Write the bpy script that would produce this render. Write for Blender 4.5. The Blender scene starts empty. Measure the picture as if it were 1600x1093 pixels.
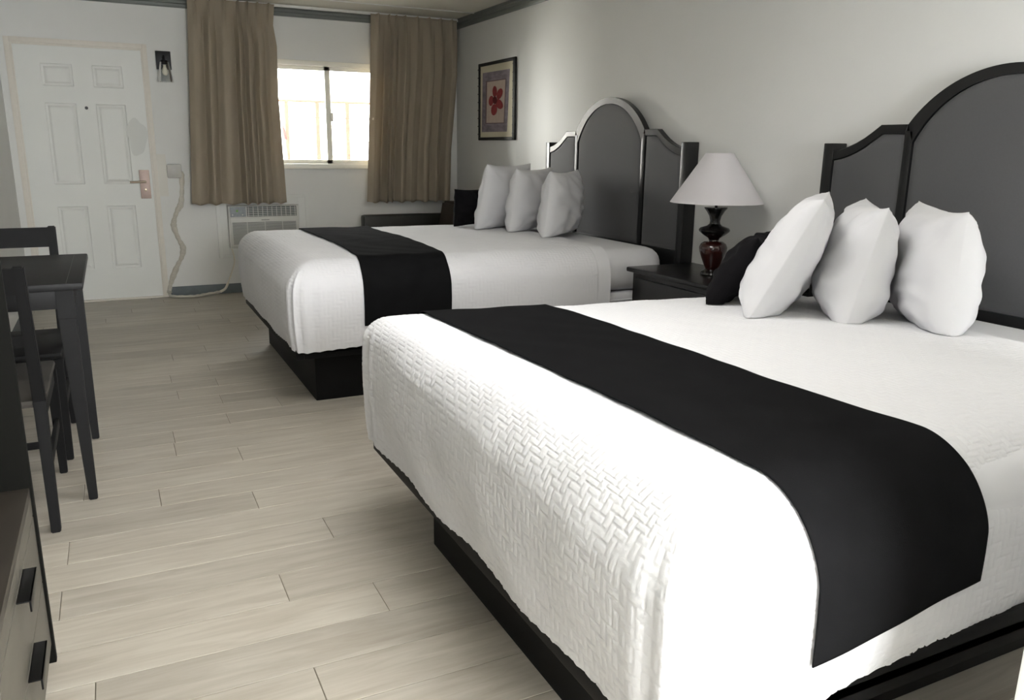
import bpy, bmesh, math, random
import numpy as np
from mathutils import Vector, Matrix
random.seed(4)
S = bpy.context.scene
COL = S.collection
PI = math.pi

# ------------------------------------------------------------------ camera
cam_data = bpy.data.cameras.new('camera')
cam = bpy.data.objects.new('camera', cam_data)
COL.objects.link(cam)
yaw, pitch, roll = math.radians(26.173), math.radians(14.039), math.radians(-0.682)
fw = Vector((math.sin(yaw)*math.cos(pitch), math.cos(yaw)*math.cos(pitch), -math.sin(pitch)))
rt = Vector((math.cos(yaw), -math.sin(yaw), 0))
up = rt.cross(fw)
rt2 = rt*math.cos(roll) - up*math.sin(roll)
up2 = up*math.cos(roll) + rt*math.sin(roll)
M = Matrix(((rt2.x, up2.x, -fw.x, 0), (rt2.y, up2.y, -fw.y, 0), (rt2.z, up2.z, -fw.z, 0), (0, 0, 0, 1)))
cam.matrix_world = Matrix.Translation((0, 0, 1.3015)) @ M
cam_data.sensor_fit = 'HORIZONTAL'
cam_data.sensor_width = 36
cam_data.lens = 36*1258.5/1600
cam_data.clip_start = 0.02
S.camera = cam

# ------------------------------------------------------------------ world, lights, exposure
w = bpy.data.worlds.new('world')
S.world = w
w.use_nodes = True
bg = w.node_tree.nodes['Background']
bg.inputs[0].default_value = (1.0, 0.985, 0.955, 1)
bg.inputs[1].default_value = 12.0


def area(name, loc, rot, sx, sy, power, color):
    l = bpy.data.lights.new(name, 'AREA')
    l.shape = 'RECTANGLE'
    l.size, l.size_y = sx, sy
    l.energy = power
    l.color = color
    o = bpy.data.objects.new(name, l)
    COL.objects.link(o)
    o.location = loc
    o.rotation_euler = rot
    return o


# cool rear fill from behind the camera; the unseen window around it is added
area('rear_fill', (1.20, -1.86, 1.60), (math.radians(90), 0, 0), 1.8, 1.1, 55, (0.87, 0.935, 1.0))
# added overhead fill to lift the walls (its unseen housing is built further down)
area('overhead_fill', (1.05, 2.3, 2.40), (0, 0, 0), 0.9, 0.9, 15, (1.0, 0.985, 0.96))
# daylight entering by the front window (sky seen under the walkway roof)
portal = area('front_window_portal', (1.86, 7.77, 1.57), (math.radians(-90), 0, 0), 1.25, 1.0, 1, (1.0, 1.0, 1.0))
portal.data.cycles.is_portal = True
# added fill outside on the left, slanting through the front window onto the right wall
left_fill = area('outside_left_fill', (-2.9, 9.8, 1.75), (0, 0, 0), 5.6, 2.4, 1900, (1.0, 0.98, 0.90))
left_fill.rotation_euler = (Vector((1.9, 7.7, 1.5))-Vector((-2.9, 9.8, 1.75))).to_track_quat('-Z', 'Y').to_euler()
S.view_settings.view_transform = 'Standard'
S.view_settings.look = 'None'
S.view_settings.gamma = 1
S.view_settings.use_curve_mapping = False
S.view_settings.exposure = 0.98


# ------------------------------------------------------------------ materials
def lin(c):
    c = c/255.0
    return c/12.92 if c <= 0.04045 else ((c+0.055)/1.055)**2.4


def rgb(r, g, b):
    return (lin(r), lin(g), lin(b), 1)


def mat(name, color, rough=0.6, metal=0.0, spec=0.5, var=0.0, vscale=8.0, bump=0.0, bscale=200.0, stretch=None,
        coat=0.0, trans=0.0, alpha=1.0, sheen=0.0):
    m = bpy.data.materials.new(name)
    m.use_nodes = True
    nt = m.node_tree
    N, L = nt.nodes, nt.links
    b = N['Principled BSDF']
    b.inputs['Base Color'].default_value = color
    b.inputs['Roughness'].default_value = rough
    b.inputs['Metallic'].default_value = metal
    b.inputs['Specular IOR Level'].default_value = spec
    b.inputs['Coat Weight'].default_value = coat
    b.inputs['Coat Roughness'].default_value = 0.12
    b.inputs['Transmission Weight'].default_value = trans
    b.inputs['Alpha'].default_value = alpha
    b.inputs['Sheen Weight'].default_value = sheen
    tc = N.new('ShaderNodeTexCoord')
    mp = N.new('ShaderNodeMapping')
    L.new(tc.outputs['Object'], mp.inputs['Vector'])
    if stretch:
        mp.inputs['Scale'].default_value = stretch
    nz = N.new('ShaderNodeTexNoise')
    nz.inputs['Scale'].default_value = vscale
    nz.inputs['Detail'].default_value = 5
    L.new(mp.outputs[0], nz.inputs['Vector'])
    mr = N.new('ShaderNodeMapRange')
    mr.inputs['From Min'].default_value = 0.25
    mr.inputs['From Max'].default_value = 0.75
    mr.inputs['To Min'].default_value = 1-var
    mr.inputs['To Max'].default_value = 1+var
    L.new(nz.outputs['Fac'], mr.inputs['Value'])
    mx = N.new('ShaderNodeVectorMath')
    mx.operation = 'SCALE'
    mx.inputs[0].default_value = color[:3]
    L.new(mr.outputs[0], mx.inputs['Scale'])
    L.new(mx.outputs[0], b.inputs['Base Color'])
    if bump:
        n2 = N.new('ShaderNodeTexNoise')
        n2.inputs['Scale'].default_value = bscale
        n2.inputs['Detail'].default_value = 3
        L.new(mp.outputs[0], n2.inputs['Vector'])
        bp = N.new('ShaderNodeBump')
        bp.inputs['Strength'].default_value = bump
        bp.inputs['Distance'].default_value = 0.002
        L.new(n2.outputs['Fac'], bp.inputs['Height'])
        L.new(bp.outputs[0], b.inputs['Normal'])
    return m


def curtain_mat():
    m = mat('curtain_linen', rgb(168, 157, 140), 0.9, var=0.035, vscale=160, stretch=(2, 2, 0.6), bump=0.5, bscale=500, spec=0.1)
    nt = m.node_tree
    N, L = nt.nodes, nt.links
    b = N['Principled BSDF']
    t = N.new('ShaderNodeBsdfTranslucent')
    t.inputs[0].default_value = rgb(190, 170, 135)
    mx = N.new('ShaderNodeMixShader')
    mx.inputs[0].default_value = 0.12
    L.new(b.outputs[0], mx.inputs[1])
    L.new(t.outputs[0], mx.inputs[2])
    L.new(mx.outputs[0], N['Material Output'].inputs[0])
    return m


def thin_glass():
    m = bpy.data.materials.new('thin_clear_glass')
    m.use_nodes = True
    nt = m.node_tree
    N, L = nt.nodes, nt.links
    N.remove(N['Principled BSDF'])
    t = N.new('ShaderNodeBsdfTransparent')
    t.inputs[0].default_value = (0.96, 0.97, 0.97, 1)
    g = N.new('ShaderNodeBsdfGlossy')
    g.inputs['Roughness'].default_value = 0.02
    lw = N.new('ShaderNodeFresnel')
    lw.inputs[0].default_value = 1.45
    mx = N.new('ShaderNodeMixShader')
    L.new(lw.outputs[0], mx.inputs[0])
    L.new(t.outputs[0], mx.inputs[1])
    L.new(g.outputs[0], mx.inputs[2])
    L.new(mx.outputs[0], N['Material Output'].inputs[0])
    return m


def floor_mat():
    m = bpy.data.materials.new('wood_look_tile')
    m.use_nodes = True
    nt = m.node_tree
    N, L = nt.nodes, nt.links
    b = N['Principled BSDF']
    at = N.new('ShaderNodeAttribute')
    at.attribute_name = 'plank'
    tc = N.new('ShaderNodeTexCoord')
    off = N.new('ShaderNodeVectorMath')
    off.operation = 'MULTIPLY_ADD'
    off.inputs[1].default_value = (37, 11, 5)
    L.new(at.outputs['Vector'], off.inputs[0])
    L.new(tc.outputs['Object'], off.inputs[2])
    mp = N.new('ShaderNodeMapping')
    mp.inputs['Scale'].default_value = (0.9, 9, 1)
    L.new(off.outputs[0], mp.inputs['Vector'])
    n1 = N.new('ShaderNodeTexNoise')
    n1.inputs['Scale'].default_value = 3.0
    n1.inputs['Detail'].default_value = 8
    n1.inputs['Roughness'].default_value = 0.62
    n1.inputs['Distortion'].default_value = 0.6
    L.new(mp.outputs[0], n1.inputs['Vector'])
    n2 = N.new('ShaderNodeTexNoise')
    n2.inputs['Scale'].default_value = 1.6
    n2.inputs['Detail'].default_value = 3
    L.new(off.outputs[0], n2.inputs['Vector'])
    r1 = N.new('ShaderNodeValToRGB')
    r1.color_ramp.elements[0].position = 0.32
    r1.color_ramp.elements[0].color = rgb(166, 158, 145)
    r1.color_ramp.elements[1].position = 0.66
    r1.color_ramp.elements[1].color = rgb(187, 181, 169)
    L.new(n1.outputs['Fac'], r1.inputs[0])
    r2 = N.new('ShaderNodeMapRange')
    r2.inputs['From Min'].default_value = 0.3
    r2.inputs['From Max'].default_value = 0.7
    r2.inputs['To Min'].default_value = 0.93
    r2.inputs['To Max'].default_value = 1.05
    L.new(n2.outputs['Fac'], r2.inputs['Value'])
    sx = N.new('ShaderNodeSeparateXYZ')
    L.new(at.outputs['Vector'], sx.inputs[0])
    r3 = N.new('ShaderNodeMapRange')
    r3.inputs['To Min'].default_value = 0.92
    r3.inputs['To Max'].default_value = 1.06
    L.new(sx.outputs[0], r3.inputs['Value'])
    m1 = N.new('ShaderNodeMath')
    m1.operation = 'MULTIPLY'
    L.new(r2.outputs[0], m1.inputs[0])
    L.new(r3.outputs[0], m1.inputs[1])
    vs = N.new('ShaderNodeVectorMath')
    vs.operation = 'SCALE'
    L.new(r1.outputs[0], vs.inputs[0])
    L.new(m1.outputs[0], vs.inputs['Scale'])
    L.new(vs.outputs[0], b.inputs['Base Color'])
    b.inputs['Roughness'].default_value = 0.42
    b.inputs['Specular IOR Level'].default_value = 0.4
    bp = N.new('ShaderNodeBump')
    bp.inputs['Strength'].default_value = 0.06
    bp.inputs['Distance'].default_value = 0.002
    L.new(n1.outputs['Fac'], bp.inputs['Height'])
    L.new(bp.outputs[0], b.inputs['Normal'])
    return m


MT = {}
MT['wall'] = mat('wall_paint', rgb(226, 226, 223), 0.75, var=0.02, vscale=3, bump=0.35, bscale=60, spec=0.3)
MT['wall_warm'] = mat('wall_paint_right', rgb(212, 212, 210), 0.6, var=0.015, vscale=3, bump=0.3, bscale=45, spec=0.35)
MT['ceiling'] = mat('ceiling_paint', rgb(214, 210, 198), 0.85, var=0.02, vscale=5, spec=0.2)
MT['crown'] = mat('grey_trim_paint', rgb(104, 108, 104), 0.45, var=0.05, vscale=20)
MT['floor'] = floor_mat()
MT['grout'] = mat('floor_grout', rgb(120, 112, 98), 0.9, var=0.2, vscale=6)
MT['door'] = mat('door_white_paint', rgb(226, 227, 223), 0.45, var=0.015, vscale=4)
MT['casing'] = mat('door_casing_paint', rgb(222, 217, 207), 0.45, var=0.03, vscale=30)
MT['winframe'] = mat('window_white_vinyl', rgb(243, 240, 228), 0.35)
MT['white_metal'] = mat('white_enamel', rgb(225, 225, 220), 0.35)
MT['curtain'] = curtain_mat()
MT['spread'] = mat('quilted_white_cotton', rgb(219, 219, 222), 0.85, var=0.01, vscale=5, bump=0.25, bscale=380, spec=0.2, sheen=0.15)
MT['sheet'] = mat('white_sheet', rgb(216, 216, 219), 0.8, var=0.01, vscale=5, bump=0.1, bscale=25, spec=0.2)
MT['pillow'] = mat('white_pillowcase', rgb(216, 216, 219), 0.8, var=0.01, vscale=5, bump=0.35, bscale=14, spec=0.2, sheen=0.1)
MT['runner'] = mat('black_runner_cloth', rgb(22, 22, 23), 1.0, var=0.12, vscale=14, bump=0.3, bscale=420, spec=0.03)
MT['velvet'] = mat('black_pillow_cloth', rgb(21, 20, 22), 0.95, var=0.15, vscale=10, bump=0.3, bscale=300, spec=0.1)
MT['black_wood'] = mat('black_lacquered_wood', rgb(15, 15, 16), 0.3, var=0.1, vscale=30, stretch=(1, 1, 8), spec=0.5)
MT['base_black'] = mat('black_bed_base', rgb(11, 11, 12), 0.6, var=0.1, vscale=20, spec=0.2)
MT['upholstery'] = mat('grey_upholstery', rgb(68, 68, 70), 0.62, var=0.05, vscale=120, bump=0.3, bscale=600, spec=0.4, sheen=0.3)
MT['table_wood'] = mat('charcoal_painted_wood', rgb(21, 21, 22), 0.5, var=0.12, vscale=18, stretch=(1, 6, 6), spec=0.22)
MT['chair_wood'] = mat('black_painted_wood', rgb(12, 12, 13), 0.65, var=0.1, vscale=18, spec=0.25)
MT['seat_cloth'] = mat('brown_grey_seat', rgb(56, 52, 47), 0.75, var=0.06, vscale=30, bump=0.3, bscale=300)
MT['taupe'] = mat('taupe_laminate', rgb(92, 88, 80), 0.45, var=0.07, vscale=14, stretch=(1, 1, 12), bump=0.15, bscale=160)
MT['taupe_dark'] = mat('brown_laminate_top', rgb(54, 49, 43), 0.4, var=0.08, vscale=14, stretch=(12, 1, 1))
MT['espresso'] = mat('espresso_panel', rgb(12, 12, 9), 0.7, var=0.1, vscale=14, stretch=(1, 1, 8), spec=0.12)
MT['black_metal'] = mat('matte_black_metal', rgb(12, 12, 13), 0.35, metal=0.4)
MT['nickel'] = mat('brushed_nickel_copper', rgb(168, 150, 142), 0.5, metal=0.7, var=0.06, vscale=40)
MT['nickel_dark'] = mat('satin_bronze', rgb(140, 128, 112), 0.3, metal=0.9)
MT['glass'] = mat('clear_glass', (1, 1, 1, 1), 0.02, trans=1.0)
MT['thin_glass'] = thin_glass()
MT['plastic_clear'] = mat('translucent_plastic', rgb(240, 238, 232), 0.12, alpha=0.45, bump=0.8, bscale=50)
MT['plastic_wrap'] = mat('translucent_cord_wrap', rgb(216, 211, 198), 0.3, alpha=0.75, bump=0.9, bscale=90, var=0.1, vscale=60)
MT['cord'] = mat('white_cord', rgb(222, 216, 200), 0.4)
MT['baseboard'] = mat('blue_grey_baseboard', rgb(98, 106, 108), 0.5, var=0.1, vscale=20)
MT['sofa'] = mat('dark_brown_leatherette', rgb(35, 33, 26), 0.5, var=0.2, vscale=10, bump=0.3, bscale=80)
MT['sofa_back'] = mat('brown_suede', rgb(58, 49, 40), 0.8, var=0.15, vscale=14)
MT['shade'] = mat('white_lamp_shade', rgb(196, 193, 196), 0.8, bump=0.2, bscale=400)
MT['lamp_black'] = mat('glossy_black_ceramic', rgb(13, 11, 11), 0.18, coat=0.5)
MT['lamp_red'] = mat('oxblood_glaze', rgb(44, 14, 10), 0.2, var=0.25, vscale=12, coat=0.6)
MT['nightstand'] = mat('black_nightstand_wood', rgb(17, 17, 18), 0.28, var=0.15, vscale=20, stretch=(1, 6, 6), spec=0.5)
MT['frame_black'] = mat('black_bamboo_frame', rgb(22, 19, 15), 0.65, var=1.6, vscale=70)
MT['speck'] = mat('worn_frame_specks', rgb(150, 138, 118), 0.5)
MT['mat_board'] = mat('cream_mat_board', rgb(200, 193, 170), 0.9)
MT['print_purple'] = mat('mauve_grey_print', rgb(132, 122, 130), 0.9, var=0.35, vscale=9, stretch=(1, 1, 3))
MT['print_edge'] = mat('dark_mauve_print_line', rgb(108, 88, 92), 0.9, var=0.1)
MT['print_pink'] = mat('pale_pink_paper_print', rgb(190, 172, 160), 0.9, var=0.08, vscale=20)
MT['petal'] = mat('red_petal_print', rgb(142, 52, 54), 0.9, var=0.2, vscale=40)
MT['petal_core'] = mat('dark_red_print', rgb(92, 26, 30), 0.9)
MT['ac_body'] = mat('air_conditioner_plastic', rgb(214, 213, 206), 0.45)
MT['ac_grey'] = mat('air_conditioner_grey_plastic', rgb(150, 156, 158), 0.4, var=0.15, vscale=60)
MT['ac_dark'] = mat('air_conditioner_dark_slot', rgb(96, 100, 98), 0.6)
MT['ac_green'] = mat('green_dial', rgb(120, 170, 80), 0.5)
MT['orange_wood'] = mat('orange_stained_wood', rgb(100, 52, 38), 0.7, var=0.1)
MT['wire'] = mat('grey_wire', rgb(52, 52, 52), 0.5)
MT['red'] = mat('bright_red_cloth', rgb(120, 10, 8), 0.7)
MT['outside_white'] = mat('sunlit_white_render', rgb(235, 232, 226), 0.9)
MT['concrete'] = mat('pale_concrete', rgb(210, 206, 198), 0.9, var=0.05)
MT['stain_grey'] = mat('grey_paint_patch', rgb(212, 213, 209), 0.5)
MT['stain_beige'] = mat('beige_paint_patch', rgb(223, 220, 212), 0.6)
MT['bulb'] = mat('frosted_bulb', rgb(235, 228, 210), 0.3)
MT['hardware'] = mat('black_plastic', rgb(14, 14, 14), 0.4)


# ------------------------------------------------------------------ helpers
def bx(bm, lo, hi, bev=0.0):
    lo, hi = Vector(lo), Vector(hi)
    r = bmesh.ops.create_cube(bm, size=1)
    vs = r['verts']
    for v_ in vs:
        v_.co = Vector(((lo[i]+hi[i])/2 + v_.co[i]*(hi[i]-lo[i]) for i in range(3)))
    if bev > 0:
        es = list({e for v_ in vs for e in v_.link_edges})
        bmesh.ops.bevel(bm, geom=es, offset=bev, segments=2, affect='EDGES', profile=0.6, clamp_overlap=True)


def bar(bm, p0, p1, s0, s1, bev=0.0, up=(0, 0, 1)):
    """tapering rectangular bar; s0, s1 = (x size, y size) at the ends, axes fixed to the world for near-vertical bars"""
    p0, p1 = Vector(p0), Vector(p1)
    d = (p1-p0).normalized()
    if abs(d.z) > 0.6:
        a, b = Vector((1, 0, 0)), Vector((0, 1, 0))
    else:
        a = d.cross(Vector(up)).normalized()
        b = a.cross(d).normalized()
    vs = []
    for p, s in ((p0, s0), (p1, s1)):
        for i, j in ((-1, -1), (1, -1), (1, 1), (-1, 1)):
            vs.append(bm.verts.new(p + a*i*s[0]/2 + b*j*s[1]/2))
    fs = [(3, 2, 1, 0), (4, 5, 6, 7)]+[(i, (i+1) % 4, 4+(i+1) % 4, 4+i) for i in range(4)]
    faces = [bm.faces.new([vs[i] for i in f]) for f in fs]
    bmesh.ops.recalc_face_normals(bm, faces=faces)
    if bev:
        es = list({e for v_ in vs for e in v_.link_edges})
        bmesh.ops.bevel(bm, geom=es, offset=bev, segments=2, affect='EDGES', clamp_overlap=True)


def lathe(bm, prof, c, seg=40, cap=True):
    rings = []
    for r, z in prof:
        rings.append([bm.verts.new((c[0]+r*math.cos(2*PI*i/seg), c[1]+r*math.sin(2*PI*i/seg), c[2]+z)) for i in range(seg)])
    for a, b in zip(rings, rings[1:]):
        for i in range(seg):
            bm.faces.new((a[i], a[(i+1) % seg], b[(i+1) % seg], b[i]))
    if cap:
        if prof[0][0] > 0.0005:
            bm.faces.new(list(reversed(rings[0])))
        if prof[-1][0] > 0.0005:
            bm.faces.new(rings[-1])


def tube(bm, pts, r, seg=8):
    pts = [Vector(p) for p in pts]
    rr = r if isinstance(r, (list, tuple)) else [r]*len(pts)
    rings = []
    n = None
    for i, p in enumerate(pts):
        d = (pts[min(i+1, len(pts)-1)]-pts[max(i-1, 0)]).normalized()
        if n is None:
            n = d.orthogonal().normalized()
        n = (n-d*n.dot(d)).normalized()
        b = d.cross(n)
        rings.append([bm.verts.new(p+(n*math.cos(2*PI*k/seg)+b*math.sin(2*PI*k/seg))*rr[i]) for k in range(seg)])
    for a, b in zip(rings, rings[1:]):
        for k in range(seg):
            bm.faces.new((a[k], a[(k+1) % seg], b[(k+1) % seg], b[k]))
    bm.faces.new(list(reversed(rings[0])))
    bm.faces.new(rings[-1])


def smooth_path(pts, n=8):
    P = [Vector(p) for p in pts]
    out = []
    for i in range(len(P)-1):
        a, b, c, d = P[max(i-1, 0)], P[i], P[i+1], P[min(i+2, len(P)-1)]
        for k in range(n):
            t = k/n
            out.append(0.5*((2*b)+(-a+c)*t+(2*a-5*b+4*c-d)*t*t+(-a+3*b-3*c+d)*t**3))
    out.append(P[-1])
    return out


def prism(bm, outline, axis, lo, hi):
    """extrude a 2-D outline (list of (u, v)); axis 'x': (u, v) = (y, z); axis 'y': (x, z)"""
    def mk(u, v_, t):
        return (t, u, v_) if axis == 'x' else (u, t, v_)
    a = [bm.verts.new(mk(u, v_, lo)) for u, v_ in outline]
    b = [bm.verts.new(mk(u, v_, hi)) for u, v_ in outline]
    fs = [bm.faces.new(a), bm.faces.new(list(reversed(b)))]
    n = len(a)
    for i in range(n):
        fs.append(bm.faces.new((a[i], b[i], b[(i+1) % n], a[(i+1) % n])))
    bmesh.ops.recalc_face_normals(bm, faces=fs)


def finish(o, material, smooth):
    me = o.data
    me.materials.append(MT[material] if isinstance(material, str) else material)
    if smooth:
        me.polygons.foreach_set('use_smooth', [True]*len(me.polygons))
        if smooth != 'all':
            try:
                me.set_sharp_from_angle(angle=math.radians(35))
            except Exception:
                pass


def obj(name, bm, material, parent=None, smooth=True):
    me = bpy.data.meshes.new(name)
    bm.to_mesh(me)
    bm.free()
    o = bpy.data.objects.new(name, me)
    COL.objects.link(o)
    finish(o, material, smooth)
    if parent is not None:
        o.parent = parent
        o.matrix_parent_inverse = parent.matrix_world.inverted()
    return o


def from_np(name, V_, F_, material, parent=None, smooth='all'):
    me = bpy.data.meshes.new(name)
    me.from_pydata(V_.tolist() if hasattr(V_, 'tolist') else V_, [], F_.tolist() if hasattr(F_, 'tolist') else F_)
    o = bpy.data.objects.new(name, me)
    COL.objects.link(o)
    finish(o, material, smooth)
    if parent is not None:
        o.parent = parent
        o.matrix_parent_inverse = parent.matrix_world.inverted()
    return o


def thing(name, label, cat, loc, group=None):
    o = bpy.data.objects.new(name, None)
    COL.objects.link(o)
    o.location = loc
    o.matrix_world = Matrix.Translation(loc)
    o.empty_display_size = 0.1
    return tag(o, label, cat, group)


def tag(o, label, cat, group=None, kind=None):
    o['label'] = label
    o['category'] = cat
    if group:
        o['group'] = group
    if kind:
        o['kind'] = kind
    return o


def struct(name, bm, material, label=None, parent=None, smooth=True):
    o = obj(name, bm, material, parent, smooth)
    if parent is None:
        o['kind'] = 'structure'
        if label:
            o['label'] = label
            o['category'] = name.split('_')[0]
    return o


def B():
    return bmesh.new()


def box_obj(name, lo, hi, material, parent=None, bev=0.002):
    bm = B()
    bx(bm, lo, hi, bev)
    return obj(name, bm, material, parent)


# ------------------------------------------------------------------ room shell
XL, XR, YF, YB, ZC = -0.684, 3.109, 7.612, -1.70, 2.475
# floor: individual planks of wood-look tile in one mesh, rows along X
joints = {-2: .35, 0: .608, 1: .356, 2: -.249, 3: .572, 5: .378, 6: .054, 8: .394, 9: .143, 11: .408, 12: .686, 13: .417,
          14: .216, 15: .434, 17: .426, 18: .668, 20: .456, 21: .745, 22: .931, 23: .867, 24: .48, 25: .715, 27: -.133,
          28: .515, 29: .054, 30: .577}
RW, PL = 0.1707, 1.22
bm = B()
lay = bm.verts.layers.float_vector.new('plank')
for row in range(-22, 33):
    ya, yb = 2.02+row*RW, 2.02+(row+1)*RW
    yb = min(yb, YF)
    if ya >= YF:
        continue
    j = joints.get(row, random.uniform(-0.6, 0.6))
    x = j - math.ceil((j-XL)/PL)*PL
    while x < XR:
        xa, xb = max(x, XL), min(x+PL, XR)
        x += PL
        if xb-xa < 0.01:
            continue
        g = 0.0013
        rnd = (random.random(), random.random(), random.random())
        v8 = []
        for z, ins in ((-0.003, 0), (-0.0008, 0), (0.0, 0.0012)):
            v8.append([bm.verts.new(p) for p in ((xa+g+ins, ya+g+ins, z), (xb-g-ins, ya+g+ins, z), (xb-g-ins, yb-g-ins, z), (xa+g+ins, yb-g-ins, z))])
        for ring in v8:
            for q in ring:
                q[lay] = rnd
        for a, b in zip(v8, v8[1:]):
            for i in range(4):
                bm.faces.new((a[i], a[(i+1) % 4], b[(i+1) % 4], b[i]))
        bm.faces.new(v8[-1])
fl = obj('floor', bm, 'floor', smooth=False)
fl['kind'] = 'structure'
bm = B()
bx(bm, (XL-0.1, YB-0.1, -0.10), (XR+0.1, YF+0.12, -0.0022))
struct('floor_grout', bm, 'grout', smooth=False)

# far wall with door and window openings
DL, DR, DT = -0.588, 0.326, 2.045
WL, WR_, WB, WT = 1.255, 2.455, 1.100, 2.038
ACL, ACR, ACB, ACT = 0.905, 1.53, 0.405, 0.782
bm = B()
Y0, Y1 = YF, YF+0.14
bx(bm, (XL-0.1, Y0, 0), (DL, Y1, ZC))
bx(bm, (DL, Y0, DT), (DR, Y1, ZC))
bx(bm, (DR, Y0, 0), (ACL, Y1, ZC))
bx(bm, (ACL, Y0, 0), (ACR, Y1, ACB))
bx(bm, (ACL, Y0, ACT), (WL, Y1, ZC))
bx(bm, (WL, Y0, ACT), (ACR, Y1, WB))
bx(bm, (ACR, Y0, 0), (WR_, Y1, WB))
bx(bm, (WL, Y0, WT), (WR_, Y1, ZC))
bx(bm, (WR_, Y0, 0), (XR+0.1, Y1, ZC))
struct('wall_far', bm, 'wall', smooth=False)
bm = B()
bx(bm, (XR, YB-0.1, 0), (XR+0.1, YF, ZC))
struct('wall_right', bm, 'wall_warm', smooth=False)
bm = B()
bx(bm, (XL-0.1, YB-0.1, 0), (XL, YF, ZC))
struct('wall_left', bm, 'wall', smooth=False)
# back wall; its unseen window opening is added for the rear fill
bm = B()
bwl, bwr, bwb, bwt = 0.28, 2.12, 0.90, 2.20
bx(bm, (XL, YB-0.1, 0), (bwl, YB, ZC))
bx(bm, (bwr, YB-0.1, 0), (XR, YB, ZC))
bx(bm, (bwl, YB-0.1, 0), (bwr, YB, bwb))
bx(bm, (bwl, YB-0.1, bwt), (bwr, YB, ZC))
struct('wall_back', bm, 'wall', smooth=False)
bm = B()
bx(bm, (1.17, 0.50, 0), (2.25, 0.62, ZC), 0.004)
struct('wall_partition', bm, 'wall', smooth=False)
bm = B()
bx(bm, (XL-0.1, YB-0.1, ZC), (XR+0.1, YF+0.12, ZC+0.08))
struct('ceiling', bm, 'ceiling', smooth=False)
for i, yy in enumerate((7.11, 5.9, 4.7, 3.5, 2.3)):
    bm = B()
    bx(bm, (XL, yy-0.011, ZC-0.006), (XR, yy+0.011, ZC+0.002), 0.002)
    struct('trim_%d' % (i+1), bm, 'white_metal')
# crown moulding (grooved) and baseboards
bm = B()
prof = [(0, 0), (0.012, 0.0), (0.018, 0.012), (0.018, 0.028), (0.026, 0.034), (0.026, 0.052), (0.036, 0.062), (0.036, 0.083), (0, 0.083)]
prism(bm, [(YF-d, 2.392+z) for d, z in prof], 'x', XL, XR)
struct('trim_6', bm, 'crown')
bm = B()
prism(bm, [(XR-d, 2.392+z) for d, z in prof], 'y', YB, YF)
struct('trim_7', bm, 'crown')
bm = B()
bx(bm, (0.372, YF-0.012, 0), (XR, YF, 0.086), 0.003)
struct('baseboard_far', bm, 'baseboard')
bm = B()
bx(bm, (XR-0.012, 0.62, 0), (XR, YF-0.012, 0.086), 0.003)
struct('baseboard_right', bm, 'baseboard')
bm = B()
bx(bm, (XL, YB, 0), (XL+0.012, YF, 0.086), 0.003)
struct('baseboard_left', bm, 'baseboard')

# door casing and threshold
bm = B()
for lo, hi in (((DL-0.048, YF-0.012, 0), (DL-0.0125, YF, DT+0.048)), ((DR+0.0085, YF-0.012, 0), (DR+0.044, YF, DT+0.048)),
               ((DL-0.0121, YF-0.012, DT+0.0125), (DR+0.0081, YF, DT+0.048))):
    bx(bm, lo, hi, 0.0015)
for lo, hi in (((DL-0.012, YF-0.003, 0), (DL+0.004, YF+0.04, DT+0.012)), ((DR-0.004, YF-0.003, 0), (DR+0.008, YF+0.04, DT+0.012)),
               ((DL+0.0045, YF-0.003, DT-0.004), (DR-0.0045, YF+0.04, DT+0.012))):
    bx(bm, lo, hi, 0.0005)
struct('trim_8', bm, 'casing')
bm = B()
bx(bm, (DL, YF-0.02, 0), (DR, YF+0.06, 0.012), 0.003)
struct('trim_9', bm, 'casing')

# door: six raised panels pressed into the slab, one mesh
panels = [(-.412, -.187, 1.741, 1.911), (-.048, .180, 1.741, 1.911), (-.414, -.190, .975, 1.612), (-.048, .170, .975, 1.612),
          (-.407, -.188, .27, .797), (-.048, .168, .27, .797)]
YD = YF+0.010
xs = sorted({DL+0.005, DR-0.005} | {p[0] for p in panels[4:]} | {p[1] for p in panels[4:]})
bm = B()
PX = [(-.410, -.188), (-.048, .172)]
PZ = [(.27, .797), (.975, 1.612), (1.741, 1.911)]
gx = [DL+0.004, PX[0][0], PX[0][1], PX[1][0], PX[1][1], DR-0.004]
gz = [0.014, .27, .797, .975, 1.612, 1.741, 1.911, DT-0.004]
for i in range(5):
    for k in range(7):
        if i in (1, 3) and k in (1, 3, 5):
            prev = None
            for ins, dep in ((0, 0), (0.006, 0.007), (0.020, 0.009), (0.034, 0.001), (0.042, 0.0)):
                ring = [bm.verts.new(p) for p in ((gx[i]+ins, YD+dep, gz[k]+ins), (gx[i+1]-ins, YD+dep, gz[k]+ins),
                                                  (gx[i+1]-ins, YD+dep, gz[k+1]-ins), (gx[i]+ins, YD+dep, gz[k+1]-ins))]
                if prev:
                    for q in range(4):
                        bm.faces.new((prev[q], prev[(q+1) % 4], ring[(q+1) % 4], ring[q]))
                prev = ring
            bm.faces.new(prev)
        else:
            bm.faces.new([bm.verts.new(p) for p in ((gx[i], YD, gz[k]), (gx[i+1], YD, gz[k]), (gx[i+1], YD, gz[k+1]), (gx[i], YD, gz[k+1]))])
bmesh.ops.remove_doubles(bm, verts=bm.verts, dist=1e-5)
bx(bm, (gx[0], YD+0.012, gz[0]), (gx[-1], YD+0.045, gz[-1]))
door = obj('door_1', bm, 'door', smooth=False)
door['kind'] = 'structure'
bm = B()
bx(bm, (0.222, YD-0.012, 0.853), (0.302, YD, 1.09), 0.004)
lp = obj('lock_plate', bm, 'nickel', door)
bm = B()
lathe(bm, [(0.0, -0.002), (0.011, 0), (0.011, 0.008), (0, 0.009)], (0, 0, 0), 20)
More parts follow.
